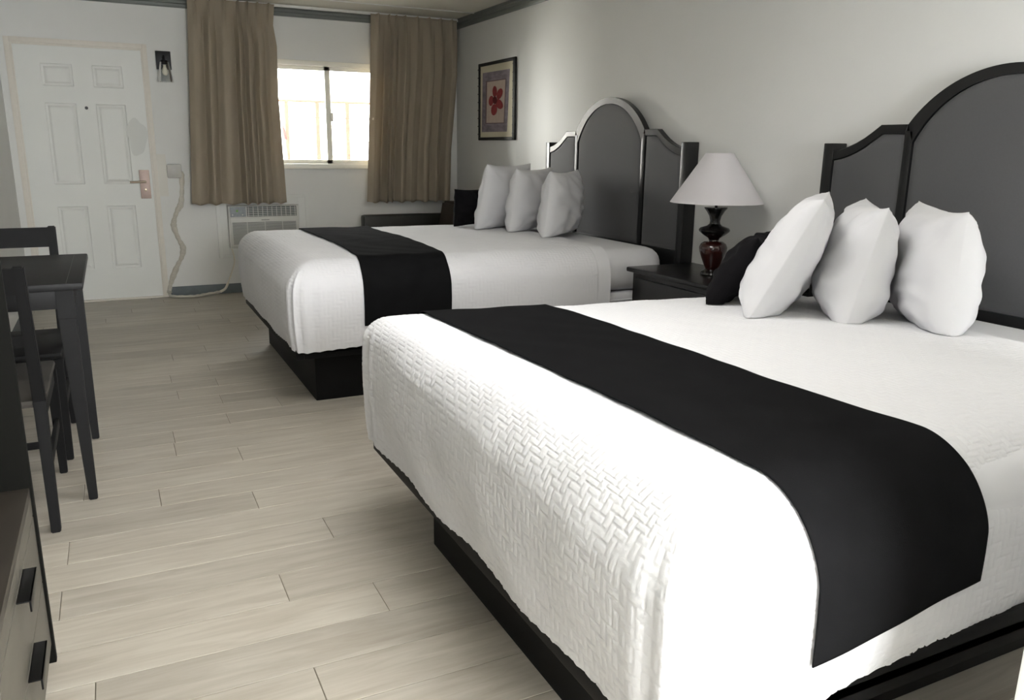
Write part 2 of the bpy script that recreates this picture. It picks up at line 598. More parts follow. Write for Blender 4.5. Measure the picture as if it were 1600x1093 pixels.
bmesh.ops.rotate(bm, verts=bm.verts, cent=(0, 0, 0), matrix=Matrix.Rotation(PI/2, 3, 'X'))
bmesh.ops.translate(bm, verts=bm.verts, vec=(0.262, YD-0.011, 0.925))
obj('key_cylinder', bm, 'nickel_dark', lp)
bm = B()
tube(bm, [(0.262, YD-0.010, 0.993), (0.262, YD-0.055, 0.993)], 0.011, 14)
tube(bm, smooth_path([(0.270, YD-0.052, 0.993), (0.22, YD-0.055, 0.993), (0.146, YD-0.055, 0.991)], 4), 0.009, 12)
obj('door_handle', bm, 'nickel_dark', door)
bm = B()
tube(bm, [(-0.117, YD-0.006, 1.579), (-0.117, YD+0.005, 1.579)], 0.0125, 18)
obj('peephole', bm, 'hardware', door)
# rounded patch of greyer paint by the lock side
bm = B()
pts = []
for i in range(28):
    a = 2*PI*i/28
    r = 1+0.10*math.sin(3*a+1)+0.07*math.sin(5*a)
    pts.append((min(0.236+0.075*r*math.cos(a), 0.318), 1.36+0.15*r*math.sin(a)))
prism(bm, pts, 'y', YD-0.0008, YD+0.001)
obj('paint_patch', bm, 'stain_grey', door)
bm = B()
bx(bm, (0.372, YF-0.0008, 0.87), (0.44, YF+0.002, 1.22))
struct('wall_far_paint_patch', bm, 'stain_beige')

# ------------------------------------------------------------------ window
win = B()
fw_ = 0.045
bx(win, (WL, YF-0.012, WB), (WL+fw_, YF+0.10, WT), 0.004)
bx(win, (WR_-fw_, YF-0.012, WB), (WR_, YF+0.10, WT), 0.004)
bx(win, (WL, YF-0.012, WT-0.042), (WR_, YF+0.10, WT), 0.004)
bx(win, (WL-0.01, YF-0.03, WB), (WR_+0.01, YF+0.10, WB+0.045), 0.006)
win_o = struct('window_1', win, 'winframe')
xm = 1.857
for nm, xa, xb, yy in (('sash', WL+fw_, xm+0.028, YF+0.045), ('sash', xm-0.028, WR_-fw_, YF+0.02)):
    bm = B()
    s = 0.034
    za, zb = WB+0.045, WT-0.042
    bx(bm, (xa, yy, za), (xa+s+0.012*(xa > 1.5), yy+0.022, zb), 0.002)
    bx(bm, (xb-s-0.012*(xa < 1.5), yy, za), (xb, yy+0.022, zb), 0.002)
    bx(bm, (xa, yy, za), (xb, yy+0.022, za+s), 0.002)
    bx(bm, (xa, yy, zb-s), (xb, yy+0.022, zb), 0.002)
    sh = obj(nm, bm, 'winframe', win_o)
    bm = B()
    bx(bm, (xa+s, yy+0.009, za+s), (xb-s, yy+0.012, zb-s))
    obj('pane', bm, 'thin_glass', sh)
bm = B()
bx(bm, (1.866, YF+0.002, 1.52), (1.892, YF+0.020, 1.60), 0.004)
obj('latch', bm, 'winframe', win_o)
# frame of the added back window (unseen, behind the camera)
bm = B()
for lo, hi in (((bwl, YB-0.06, bwb), (bwl+0.04, YB-0.01, bwt)), ((bwr-0.04, YB-0.06, bwb), (bwr, YB-0.01, bwt)),
               ((bwl, YB-0.06, bwb), (bwr, YB-0.01, bwb+0.04)), ((bwl, YB-0.06, bwt-0.04), (bwr, YB-0.01, bwt))):
    bx(bm, lo, hi)
struct('added_back_window', bm, 'winframe')

# ------------------------------------------------------------------ curtain track and curtains
bm = B()
bx(bm, (0.60, 7.49, 2.448), (3.08, 7.515, 2.470), 0.003)
tag(obj('curtain_track', bm, 'white_metal'), 'slim white curtain track running along the top of the window wall', 'curtain track')


def curtain(name, top, bot, zt, zb, nf, seed, label, edge_r=None, edge_l=None, weights=None):
    rnd = random.Random(seed)
    nu, nv = 260, 70
    # fold phase: uneven folds
    ws = weights or [rnd.uniform(0.6, 1.5) for _ in range(nf)]
    cs = np.cumsum([0]+ws)
    cs = cs/cs[-1]
    u = np.linspace(0, 1, nu)
    ph = np.interp(u, cs, np.arange(nf+1))
    amps = np.interp(u, (cs[:-1]+cs[1:])/2, [rnd.uniform(0.55, 1.15) for _ in range(nf)])
    Vv = []
    for j in range(nv):
        t = j/(nv-1)
        z = zt+(zb-zt)*t
        xl = top[0]+(bot[0]-top[0])*t
        xr = top[1]+(bot[1]-top[1])*t
        if edge_l is not None:
            xl += np.interp(t, *zip(*edge_l))
        if edge_r is not None:
            xr += np.interp(t, *zip(*edge_r))
        x = xl+(xr-xl)*(u + 0.010*np.sin(ph*2*PI+0.7)*min(1, t*2))
        # pinch pleats at the heading: narrow bumps; soft folds below
        soft = 0.5-0.5*np.cos(ph*2*PI)
        pinch = np.exp(-((ph % 1-0.5)/0.10)**2)
        k = min(1, t/0.16)
        k = k*k*(3-2*k)
        a = 0.062+0.030*t
        fold = soft**0.55*amps
        y = -(pinch*0.030*(1-k)+(fold*a+0.16*a*np.sin(ph*2*PI*0.5+seed)+0.004*amps*np.sin(ph*4*PI+3*t+seed))*k)
        y = y-0.012*t
        zz = z+0.006*np.sin(ph*2*PI+1)*(t > 0.98)+(0.006*pinch if j == 0 else 0)
        Vv.append(np.stack([x, 7.485+y, np.full(nu, 1.0)*zz], 1))
    Vv = np.concatenate(Vv)
    ii = np.arange(nu-1)
    F_ = np.concatenate([np.stack([j*nu+ii, j*nu+ii+1, (j+1)*nu+ii+1, (j+1)*nu+ii], 1) for j in range(nv-1)])
    o = from_np(name, Vv, F_, 'curtain')
    md = o.modifiers.new('thickness', 'SOLIDIFY')
    md.thickness = 0.003
    md.offset = 1
    return tag(o, label, 'curtain', 'taupe window curtains')


curtain('curtain', (0.700, 1.392), (0.602, 1.400), 2.462, 0.805, 7, 3,
        'taupe pleated curtain left of the window, hanging above the air conditioner',
        edge_r=[(0, -.0), (0.1, -.02), (0.2, 0.0), (0.45, -.015), (0.6, -.01), (1, 0)],
        weights=[1.2, 1.0, 1.5, 0.75, 0.8, 0.9, 1.0])
curtain('curtain', (2.232, 3.062), (2.134, 2.965), 2.455, 0.797, 8, 8,
        'taupe pleated curtain right of the window, in the room corner by the picture',
        edge_r=[(0, 0), (0.3, 0.02), (0.7, -0.01), (1, 0)],
        weights=[1.2, 0.7, 0.5, 1.0, 1.1, 1.0, 1.0, 1.0])

# ------------------------------------------------------------------ wall sconce
sc = thing('wall_sconce', 'black wall sconce with a clear glass shade between door and curtain', 'wall lamp', (0.49, YF, 1.9))
box_obj('back_plate', (0.432, YF-0.018, 1.902), (0.548, YF, 2.047), 'black_metal', sc, 0.004)
bm = B()
tube(bm, smooth_path([(0.49, YF-0.012, 2.005), (0.49, YF-0.06, 2.01), (0.49, YF-0.085, 1.985), (0.49, YF-0.085, 1.955)], 5), 0.009, 10)
lathe(bm, [(0.0, 0.0), (0.026, 0.0), (0.030, -0.012), (0.030, -0.03), (0, -0.03)], (0.49, YF-0.085, 1.968), 24)
obj('arm', bm, 'black_metal', sc)
bm = B()
lathe(bm, [(0.034, 0.155), (0.062, 0.0), (0.0595, 0.0), (0.0315, 0.155), (0.034, 0.155)], (0.49, YF-0.085, 1.80), 40, cap=False)
obj('lamp_shade', bm, 'thin_glass', sc)
bm = B()
lathe(bm, [(0.001, 0.0), (0.016, 0.006), (0.024, 0.025), (0.022, 0.045), (0.012, 0.07), (0.012, 0.085)], (0.49, YF-0.085, 1.85), 24)
obj('bulb', bm, 'bulb', sc)

# ------------------------------------------------------------------ outlet cover with wrapped cord
oc = thing('outlet_cover', 'clear plastic cover over the wall outlet right of the door lock', 'outlet cover', (0.497, YF, 1.08))
box_obj('wall_plate', (0.462, YF-0.006, 1.035), (0.532, YF, 1.125), 'white_metal', oc, 0.003)
bm = B()
bx(bm, (0.440, YF-0.048, 1.022), (0.556, YF-0.006, 1.140), 0.014)
obj('clear_cover', bm, 'plastic_clear', oc)
cord = thing('power_cord', 'cord in crumpled translucent wrap running from outlet down the wall to the air conditioner', 'cord', (0.45, YF, 0.5))
yc = YF-0.030
P = smooth_path([(0.545, yc, 1.075), (0.553, yc, 1.028), (0.545, yc, 0.90), (0.527, yc, 0.80), (0.493, yc, 0.742), (0.462, yc, 0.66), (0.458, yc, 0.60),
                 (0.487, yc, 0.50), (0.515, yc, 0.43), (0.500, yc, 0.35), (0.462, yc, 0.28), (0.415, yc, 0.18), (0.385, yc, 0.10), (0.372, yc-0.01, 0.03),
                 (0.40, yc-0.05, 0.014), (0.55, yc-0.11, 0.014), (0.66, yc-0.06, 0.016), (0.79, yc-0.02, 0.024)], 8)
bm = B()
rr = [0.021+0.004*math.sin(i*0.31)+0.002*math.sin(i*1.3) for i in range(len(P))]
nfl = len(P)-34
rr = [r if i < nfl else 0.012+0.002*math.sin(i*1.7) for i, r in enumerate(rr)]
rr[0] = 0.012
tube(bm, P, rr, 10)
for v_ in bm.verts:
    if v_.co.z > 0.05:
        v_.co.y = YF-0.013+(v_.co.y-yc)*0.45
obj('wrap', bm, 'plastic_wrap', cord)
bm = B()
P2 = smooth_path([(0.79, yc-0.02, 0.024), (0.84, yc-0.004, 0.05), (0.875, yc+0.005, 0.12), (0.905, yc+0.01, 0.19), (0.933, yc+0.01, 0.27), (0.935, yc+0.01, 0.33), (0.921, yc+0.012, 0.40)], 8)
tube(bm, P2, [0.012 if i < 14 else 0.006 for i in range(len(P2))], 8)
obj('cable', bm, 'cord', cord)

# ------------------------------------------------------------------ air conditioner with wall trim
bm = B()
tl, tr_, tb, tt = 0.812, 1.622, 0.322, 0.874
for a, d in ((0, 0.018), (0.030, 0.010)):
    lo = (tl+a, tb+a)
    hi = (tr_-a, tt-a)
    w_ = 0.030 if a == 0 else 0.06
    bx(bm, (lo[0], YF-d, lo[1]), (lo[0]+w_, YF, hi[1]), 0.002)
    bx(bm, (hi[0]-w_, YF-d, lo[1]), (hi[0], YF, hi[1]), 0.002)
    bx(bm, (lo[0]+w_+0.0003, YF-d, lo[1]), (hi[0]-w_-0.0003, YF, lo[1]+w_*0.85), 0.002)
    bx(bm, (lo[0]+w_+0.0003, YF-d, hi[1]-w_), (hi[0]-w_-0.0003, YF, hi[1]), 0.002)
struct('trim_10', bm, 'door')
ac = thing('air_conditioner', 'white through-wall air conditioner with louvred front below the left curtain', 'air conditioner', (1.22, YF, 0.40))
yf = YF-0.030
box_obj('housing', (ACL+0.004, yf+0.006, ACB+0.004), (ACR-0.004, YF+0.13, ACT-0.004), 'ac_body', ac, 0.005)
box_obj('control_panel', (ACL+0.022, yf-0.004, 0.682), (1.062, yf+0.008, ACT-0.012), 'ac_grey', ac, 0.003)
bm = B()
tube(bm, [(0.985, yf-0.012, 0.735), (0.985, yf-0.003, 0.735)], 0.010, 14)
obj('dial', bm, 'ac_green', ac)
for x_ in (0.945, 1.030):
    bm = B()
    tube(bm, [(x_, yf-0.010, 0.700), (x_, yf-0.003, 0.700)], 0.006, 14)
    obj('button', bm, 'ac_body', ac)
vt = box_obj('air_outlet', (1.072, yf+0.002, 0.682), (ACR-0.022, yf+0.008, ACT-0.012), 'ac_dark', ac, 0.002)
bm = B()
for k in range(5):
    bx(bm, (1.076, yf-0.006, 0.690+k*0.016), (ACR-0.026, yf+0.003, 0.694+k*0.016))
for k in range(11):
    x_ = 1.082+k*0.041
    bx(bm, (x_, yf-0.003, 0.684), (x_+0.004, yf+0.003, ACT-0.014))
obj('louver', bm, 'ac_body', vt)
bm = B()
bx(bm, (ACL+0.018, yf-0.006, ACB+0.018), (ACR-0.018, yf+0.008, 0.674), 0.006)
fp = obj('front_panel', bm, 'ac_body', ac)
bm = B()
nsl = 20
for k in range(nsl):
    z_ = 0.440+k*(0.198/nsl)
    bx(bm, (ACL+0.034, yf-0.0085, z_), (ACR-0.034, yf-0.005, z_+0.0042))
obj('slats', bm, 'ac_dark', fp)
for x_ in (1.065, 1.22, 1.375):
    box_obj('grille_rib', (x_-0.003, yf-0.0095, 0.438), (x_+0.003, yf-0.005, 0.64), 'ac_body', fp, 0)
box_obj('finger_grip', (1.19, yf-0.009, 0.649), (1.26, yf-0.005, 0.654), 'ac_dark', fp, 0.001)

# ------------------------------------------------------------------ framed picture on the right wall
pic = thing('framed_picture', 'black framed print of a red five-petalled flower on the right wall', 'picture', (XR, 6.67, 1.70))
pa, pb_, pz0, pz1 = 6.292, 7.045, 1.370, 2.036
px0 = XR-0.022
bm = B()
f_ = 0.034
for lo, hi in (((px0, pa, pz0), (XR-0.001, pa+f_*1.25, pz1)), ((px0, pb_-f_, pz0), (XR-0.001, pb_, pz1)),
               ((px0, pa, pz0), (XR-0.001, pb_, pz0+f_*0.8)), ((px0, pa, pz1-f_*0.8), (XR-0.001, pb_, pz1))):
    bx(bm, lo, hi, 0.007)
for k in range(9):        # bamboo-like knots on the frame
    z_ = pz0+0.05+k*0.070
    for y_ in (pa+0.018, pb_-0.017):
        bx(bm, (px0-0.003, y_-0.021, z_), (px0+0.01, y_+0.021, z_+0.010), 0.003)
fr = obj('frame', bm, 'frame_black', pic)
box_obj('mat_board', (XR-0.012, pa+0.03, pz0+0.02), (XR-0.004, pb_-0.02, pz1-0.02), 'mat_board', pic, 0)


def pp(u, v_):     # photo-zoom pixel of the picture -> (y, z) on the wall
    return pb_-(u-170)/(505-170)*(pb_-pa), pz1-(v_-(245-72*(u-170)/352))/((965)-(245-72*(u-170)/352))*(pz1-pz0)


def poly(bm, pts, x0, x1):
    prism(bm, pts, 'x', x0, x1)


bm = B()
poly(bm, [pp(*q) for q in ((208, 328), (455, 290), (435, 882), (200, 885))], XR-0.0135, XR-0.011)
pr = obj('print', bm, 'print_purple', pic, False)
bm = B()
poly(bm, [pp(*q) for q in ((240, 405), (425, 378), (412, 802), (236, 806))], XR-0.0145, XR-0.013)
obj('print_border', bm, 'print_edge', pr, False)
bm = B()
poly(bm, [pp(*q) for q in ((252, 412), (420, 388), (408, 795), (246, 798))], XR-0.0155, XR-0.014)
obj('inner_print', bm, 'print_pink', pr, False)
bm = B()
for cu, cv, ru, rv, ang in ((325, 500, 20, 52, 0.0), (370, 522, 24, 52, 0.30), (366, 618, 28, 50, -0.5), (320, 672, 27, 54, 0.1), (292, 588, 22, 48, 0.1)):
    pts = []
    for k in range(22):
        a = 2*PI*k/22
        du, dv = ru*math.cos(a), rv*math.sin(a)
        pts.append(pp(cu+du*math.cos(ang)-dv*math.sin(ang), cv+du*math.sin(ang)*1.4+dv*math.cos(ang)))
    poly(bm, pts, XR-0.0165-0.0002*cu/100, XR-0.0153)
obj('flower', bm, 'petal', pr, False)
bm = B()
poly(bm, [pp(328+20*math.cos(2*PI*k/18), 582+36*math.sin(2*PI*k/18)) for k in range(18)], XR-0.0180, XR-0.0165)
obj('flower_center', bm, 'petal_core', pr, False)


# ------------------------------------------------------------------ bed cloth surface maths
def bed_fn(x0, x1, y0, y1, z0, z1, R, slope=0.0, skew=0.0, bulge=0.022, seed=0, Rf=None):
    def low(P_, n):
        sidew = np.clip(1-np.abs(n[:, 2])*1.3, 0, 1)
        h = 0.0035*np.sin(P_[:, 1]*11+2.1*np.sin(P_[:, 2]*9)+seed)*sidew
        h += 0.0035*np.sin(P_[:, 0]*9+1.7*np.sin(P_[:, 2]*8)+seed+1)*sidew
        h += 0.0016*np.sin(P_[:, 0]*23+3*np.sin(P_[:, 1]*6))*np.sin(P_[:, 1]*17+P_[:, 0]*9)
        return h

    def f(p, off=0.0, hem=0.0):
        """p: (n,3) points on the box surface (unrounded) -> rounded surface and normals"""
        Ry1 = Rf or R
        Rp = np.interp(p[:, 1], [y0, y1], [R*1.05, Ry1+0.005 if Rf else R])
        RY = np.where(p[:, 1] > (y0+y1)/2, np.minimum(Ry1, Rp), Rp)
        lo = np.stack([x0+Rp, y0+RY, np.full(len(p), -10.0)], 1)
        hi = np.stack([np.full(len(p), x1+10.0), y1-RY, z1-Rp], 1)
        q = np.minimum(np.maximum(p, lo), hi)
        d = p-q
        rv = np.stack([Rp, RY, Rp], 1)
        e = d/rv
        m_ = 5.0
        pl = (np.abs(e[:, 0])**m_+np.abs(e[:, 1])**m_)**(1/m_)
        ln = np.sqrt(pl**2+e[:, 2]**2)[:, None]
        e = e/np.maximum(ln, 1e-9)
        n = e/rv
        n = n/np.maximum(np.linalg.norm(n, axis=1, keepdims=True), 1e-9)
        out = q+e*rv+n*(off+low(p, n)[:, None])
        # sides swell slightly outward half way down, hem falls in
        t = np.clip((z1-out[:, 2])/(z1-z0), 0, 1)
        side = 1-np.abs(n[:, 2])
        out[:, 0] += n[:, 0]*bulge*np.sin(PI*t)*side
        out[:, 1] += n[:, 1]*bulge*np.sin(PI*t)*side
        out[:, 2] -= slope*np.clip(out[:, 0]-x0, 0, 9)*np.clip((out[:, 2]-z0)/(z1-z0), 0, 1)
        # gentle crown and softness of the top
        topw = np.clip(n[:, 2], 0, 1)
        yy = (out[:, 1]-(y0+y1)/2)/((y1-y0)/2)
        out[:, 2] += topw*(0.006*(1-yy**2)+0.0025*np.sin(out[:, 0]*7+1)*np.sin(out[:, 1]*5))
        wy = 1-np.clip((out[:, 1]-y0)/(y1-y0), 0, 1)
        out[:, 1] += skew*(out[:, 0]-x0)*wy
        return out, n
    return f


def herring(a, b, w_):
    x = a/w_
    y = b/w_
    i = np.floor(x)
    j = np.floor(y)
    fx, fy = x-i, y-j
    k = np.mod(i-j, 4)
    u = np.where(k == 0, fx, np.where(k == 1, fx+1, fx))
    hx = np.where(k < 2, np.minimum(u, 2-u), np.minimum(fx, 1-fx))
    v_ = np.where(k == 3, fy, np.where(k == 2, fy+1, fy))
    hy = np.where(k < 2, np.minimum(fy, 1-fy), np.minimum(v_, 2-v_))
    d = np.minimum(hx, hy)
    s = np.clip(d/0.30, 0, 1)
    return np.sqrt(np.clip(s*(2-s), 0, 1))


def bedspread(name, x0, x1, y0, y1, z0, z1, R, res, amp, w_, label, slope=0, skew=0, seed=0, Rf=None, lift=0.0):
    f = bed_fn(x0, x1, y0, y1, z0, z1, R, slope, skew, seed=seed, Rf=Rf)
    nx, ny, nz = int((x1-x0)/res), int((y1-y0)/res), int((z1-z0)/res)
    X, Y, Z = np.linspace(x0, x1, nx+1), np.linspace(y0, y1, ny+1), np.linspace(z0, z1, nz+1)
    pts, uv, keys, quads = [], [], [], []

    def face(I, J, K, U, Vv):
        base = sum(len(p) for p in pts)
        sh = I.shape
        pts.append(np.stack([X[I.ravel()], Y[J.ravel()], Z[K.ravel()]], 1))
        uv.append(np.stack([U.ravel(), Vv.ravel()], 1))
        keys.append((I.ravel().astype(np.int64)*100000+J.ravel())*100000+K.ravel())
        idx = np.arange(sh[0]*sh[1]).reshape(sh)+base
        quads.append(np.stack([idx[:-1, :-1].ravel(), idx[1:, :-1].ravel(), idx[1:, 1:].ravel(), idx[:-1, 1:].ravel()], 1))

    I, J = np.meshgrid(np.arange(nx+1), np.arange(ny+1), indexing='ij')
    face(I, J, np.full_like(I, nz), X[I], Y[J])
    K, J = np.meshgrid(np.arange(nz+1), np.arange(ny+1), indexing='ij')
    face(np.zeros_like(K), J, K, x0-(z1-Z[K]), Y[J])
    K, I = np.meshgrid(np.arange(nz+1), np.arange(nx+1), indexing='ij')
    face(I, np.zeros_like(K), K, X[I], y0-(z1-Z[K]))
    quads[-1] = quads[-1][:, ::-1]
    face(I, np.full_like(K, ny), K, X[I], y1+(z1-Z[K]))
    P_, UV_, Ky, Q = np.concatenate(pts), np.concatenate(uv), np.concatenate(keys), np.concatenate(quads)
    _, first, inv = np.unique(Ky, return_index=True, return_inverse=True)
    Q = inv.ravel()[Q]
    P_, UV_ = P_[first], UV_[first]
    S_, n = f(P_)
    # hem: uneven, scalloped
    per = UV_[:, 0]+UV_[:, 1]*1.3
    hemw = np.clip(1-(P_[:, 2]-z0)/0.10, 0, 1)
    S_[:, 2] += hemw*(0.006*np.sin(per*9+seed)+0.004*np.abs(np.sin(per*PI/0.062)))
    S_[:, 2] += hemw*lift*np.clip(P_[:, 0]-x0, 0, 9)*np.clip(1-(P_[:, 1]-y0)/0.3, 0, 1)
    # drape wrinkles near the foot corners
    sidew = np.clip(1-np.abs(n[:, 2])*1.3, 0, 1)
    corner = np.exp(-(np.minimum(np.abs(P_[:, 1]-y0), np.abs(P_[:, 1]-y1))+np.abs(P_[:, 0]-x0))**2/0.012)
    h = 0.006*np.sin((P_[:, 0]*1.0+P_[:, 1])*85+seed)*corner*sidew
    # stitched edge band without quilting
    band = np.clip((x1-0.085-P_[:, 0])/0.006, 0, 1)
    jit = 0.0016*np.sin(UV_[:, 0]*31+UV_[:, 1]*17)
    h += amp*herring(UV_[:, 0]+jit, UV_[:, 1]+jit, w_)*band
    S_ = S_+n*h[:, None]
    # head end thickness: fold the hem edge down
    return f, tag(from_np(name, S_, Q, 'spread'), label, 'bedspread')


def runner(name, f, xa, xb, y0, y1, z1, zn, zf, label, tilt=0.0, wav=0.0, seed=0, znb=None):
    nu = 90
    znb = zn if znb is None else znb
    Ln, Lt, Lf = z1-zn, y1-y0, z1-zf
    npth = 260
    s = np.linspace(0, Ln+Lt+Lf, npth)
    Pm = np.zeros((nu, npth, 3))
    u = np.linspace(0, 1, nu)[:, None]
    ss = s[None, :]
    y = np.clip(ss-Ln, 0, Lt)+y0
    zn_u = zn+(znb-zn)*u
    znear = z1-(Ln-ss)/Ln*(z1-zn_u)
    z = np.where(ss < Ln, znear, np.where(ss > Ln+Lt, z1-(ss-Ln-Lt), z1))
    x = xa+(xb-xa)*u+tilt*(1-(y-y0)/Lt)+wav*np.sin(y*4+seed)
    Pm[..., 0] = x
    Pm[..., 1] = np.broadcast_to(y, x.shape)
    Pm[..., 2] = z
    P_ = Pm.reshape(-1, 3)
    S_, n = f(P_, 0.0085)
    h = 0.0018*np.sin(P_[:, 0]*19+seed)*np.sin(P_[:, 1]*9+seed)
    S_ = S_+n*(h[:, None]+0.001)
    idx = np.arange(nu*npth).reshape(nu, npth)
    Q = np.stack([idx[:-1, :-1].ravel(), idx[1:, :-1].ravel(), idx[1:, 1:].ravel(), idx[:-1, 1:].ravel()], 1)
    o = from_np(name, S_, Q, 'runner')
    md = o.modifiers.new('thickness', 'SOLIDIFY')
    md.thickness = 0.003
    md.offset = 1
    return tag(o, label, 'bed runner')


def rounded_box(name, x0, x1, y0, y1, z0, z1, R, material, parent, groove=(), n_=0.03):
    bm = B()
    bx(bm, (x0, y0, z0), (x1, y1, z1))
    es = [e for e in bm.edges]
    bmesh.ops.bevel(bm, geom=es, offset=R, segments=6, affect='EDGES', profile=0.55, clamp_overlap=True)
    for g in groove:
        bx(bm, (x0-0.004, y0-0.006, g-0.006), (x1, y1+0.006, g+0.006), 0.004)
    return obj(name, bm, material, parent, smooth='all')


def bed(label, x0, y0, y1, py0, py1, zt):
    b = thing('bed', label, 'bed', (1.9, (y0+y1)/2, 0))
    box_obj('plinth', (0.866, py0, 0.0), (2.90, py1, 0.262), 'base_black', b, 0.003)
    bm = B()
    for lo, hi in (((x0+0.006, y0+0.030, 0.262), (x0+0.046, y1-0.030, 0.315)), ((x0+0.0465, y0+0.030, 0.262), (2.98, y0+0.044, 0.345)),
                   ((x0+0.0465, y1-0.065, 0.262), (2.98, y1-0.030, 0.315))):
        bx(bm, lo, hi, 0.004)
    bx(bm, (x0+0.02, y0+0.03, 0.290), (2.97, y1-0.03, 0.310))
    r_ = obj('side_rail', bm, 'base_black', b)
    rounded_box('box_spring', x0+0.045, 2.985, y0+0.045, y1-0.045, 0.312, 0.475, 0.03, 'sheet', b, groove=(0.36, 0.43))
    rounded_box('mattress', x0+0.05, 2.99, y0+0.035, y1-0.035, 0.476, zt-0.014, 0.115, 'sheet', b)
    return b


FB = dict(y0=3.93, y1=5.66)
NB = dict(y0=0.885, y1=2.66)
bed('wide bed farther from the camera on a black plinth, window side', 0.742, FB['y0'], FB['y1'], 3.888+0.20, 5.50, 0.745)
bed('wide bed nearest the camera on a black plinth', 0.742, NB['y0'], NB['y1'], 1.12, 2.345, 0.704)
f_far, _ = bedspread('bedspread', 0.742, 2.56, FB['y0'], FB['y1'], 0.305, 0.748, 0.13, 0.0050, 0.0030, 0.021,
                     'white quilted bedspread with chevron texture on the far bed', seed=1, Rf=0.10)
f_near, _ = bedspread('bedspread', 0.742, 2.62, NB['y0'], NB['y1'], 0.300, 0.739, 0.15, 0.0032, 0.0027, 0.0195,
                      'white quilted herringbone bedspread on the nearest bed', slope=0.020, skew=0.055, seed=4, Rf=0.06, lift=0.045)
runner('bed_runner', f_far, 1.13, 1.60, FB['y0'], FB['y1'], 0.748, 0.42, 0.46, 'black cloth runner laid across the foot of the far bed',
       tilt=-0.03, wav=0.012, seed=2)
runner('bed_runner', f_near, 0.93, 1.415, NB['y0'], NB['y1'], 0.739, 0.43, 0.46, 'black cloth runner laid across the foot of the nearest bed',
       tilt=0.085, wav=0.006, seed=5, znb=0.47)


# ------------------------------------------------------------------ headboards
def circ_arc(hw, z_edge, z_top, n, a0=-1, a1=1):
    dz = z_top-z_edge
    R = (hw*hw+dz*dz)/(2*dz)
    return [(x, z_top-R+math.sqrt(R*R-x*x)) for x in [hw*(a0+(a1-a0)*i/n) for i in range(n+1)]]


def headboard(cy, label, dz=0.0):
    hb = thing('headboard', label, 'headboard', (XR, cy, 0), 'matching arched headboards')
    xf, xb = 3.022, 3.062
    for s in (-1, 1):
        y_ = cy+s*0.832
        bm = B()
        bx(bm, (3.018, min(y_-0.028, y_+0.028), 0), (XR-0.004, max(y_-0.028, y_+0.028), 1.350+dz), 0.004)
        obj('post', bm, 'black_wood', hb)

    def curve(pts, s):
        return [(cy+s*d, z+dz) for d, z in pts]
    outer = [(.806, 1.316), (.76, 1.324), (.72, 1.336), (.68, 1.352), (.64, 1.372), (.60, 1.397), (.556, 1.427), (.42, 1.427)]
    inner = [(.806, 1.273), (.76, 1.281), (.72, 1.293), (.68, 1.309), (.64, 1.329), (.60, 1.354), (.545, 1.388), (.432, 1.388)]
    for s in (-1, 1):     # shaped shoulders of the frame
        bm = B()
        prism(bm, curve(outer, s)+list(reversed(curve(inner, s))), 'x', xf, xb)
        bmesh.ops.bevel(bm, geom=[e for e in bm.edges if abs(e.verts[0].co.x-e.verts[1].co.x) < 1e-5], offset=0.003, segments=1, affect='EDGES')
        obj('shoulder_rail', bm, 'black_wood', hb, smooth=False)
    # arch band: outer circle / inner circle
    oc_ = circ_arc(.42, 1.427, 1.637, 40)
    ic_ = circ_arc(.392, 1.352, 1.597, 40)
    bm = B()
    A = [[bm.verts.new((x_, cy+u, z+dz)) for u, z in arc] for arc in (oc_, ic_) for x_ in (xf, xb)]
    of, ob, if_, ib = A
    for a, b in ((of, ob), (ob, ib), (ib, if_), (if_, of)):
        for i in range(40):
            bm.faces.new((a[i], a[i+1], b[i+1], b[i]))
    bm.faces.new((of[0], ob[0], ib[0], if_[0]))
    bm.faces.new((of[-1], if_[-1], ib[-1], ob[-1]))
    bmesh.ops.recalc_face_normals(bm, faces=bm.faces)
    obj('arch', bm, 'black_wood', hb)
    for s in (-1, 1):
        bm = B()
        ya, yb2 = sorted((cy+s*.392, cy+s*.432))
        bx(bm, (xf, ya, 0.30), (xb, yb2, 1.400+dz), 0.003)
        obj('divider', bm, 'black_wood', hb)
    bm = B()
    bx(bm, (xf, cy-.806, 0.60), (xb, cy+.806, 0.715+dz), 0.003)
    obj('bottom_rail', bm, 'black_wood', hb)
    # padded panels, puffed in the middle
    def pad(outline, name, depth=0.012):
        cu = sum(p[0] for p in outline)/len(outline)
        cv = sum(p[1] for p in outline)/len(outline)
        bm = B()
        prev = None
        for k, (sc_, d) in enumerate(((1.0, 0.0), (0.985, 0.006), (0.955, 0.010), (0.90, 0.0125), (0.7, 0.014))):
            w2 = []
            for (u, v_) in outline:
                uu = cu+(u-cu)*sc_
                vv = cv+(v_-cv)*(1-(1-sc_)*0.6)
                w2.append(bm.verts.new((xf+0.016-d, uu, vv)))
            if prev:
                n = len(w2)
                for i in range(n):
                    bm.faces.new((prev[i], prev[(i+1) % n], w2[(i+1) % n], w2[i]))
            prev = w2
        bm.faces.new(prev)
        back = [bm.verts.new((xb-0.002, u, v_)) for u, v_ in outline]
        n = len(back)
        bm.faces.new(back)
        bm.verts.ensure_lookup_table()
        for i in range(n):
            bm.faces.new((bm.verts[i], bm.verts[(i+1) % n], back[(i+1) % n], back[i]))
        bmesh.ops.recalc_face_normals(bm, faces=bm.faces)
        obj(name, bm, 'upholstery', hb)
    pad([(cy+u, z+dz) for u, z in circ_arc(.394, 1.352, 1.598, 40)]+[(cy+.394, .710+dz), (cy-.394, .710+dz)], 'center_panel')
    for s in (-1, 1):
        pad(curve(inner, s)+[(cy+s*.430, .710+dz), (cy+s*.808, .710+dz)], 'side_panel')
    return hb


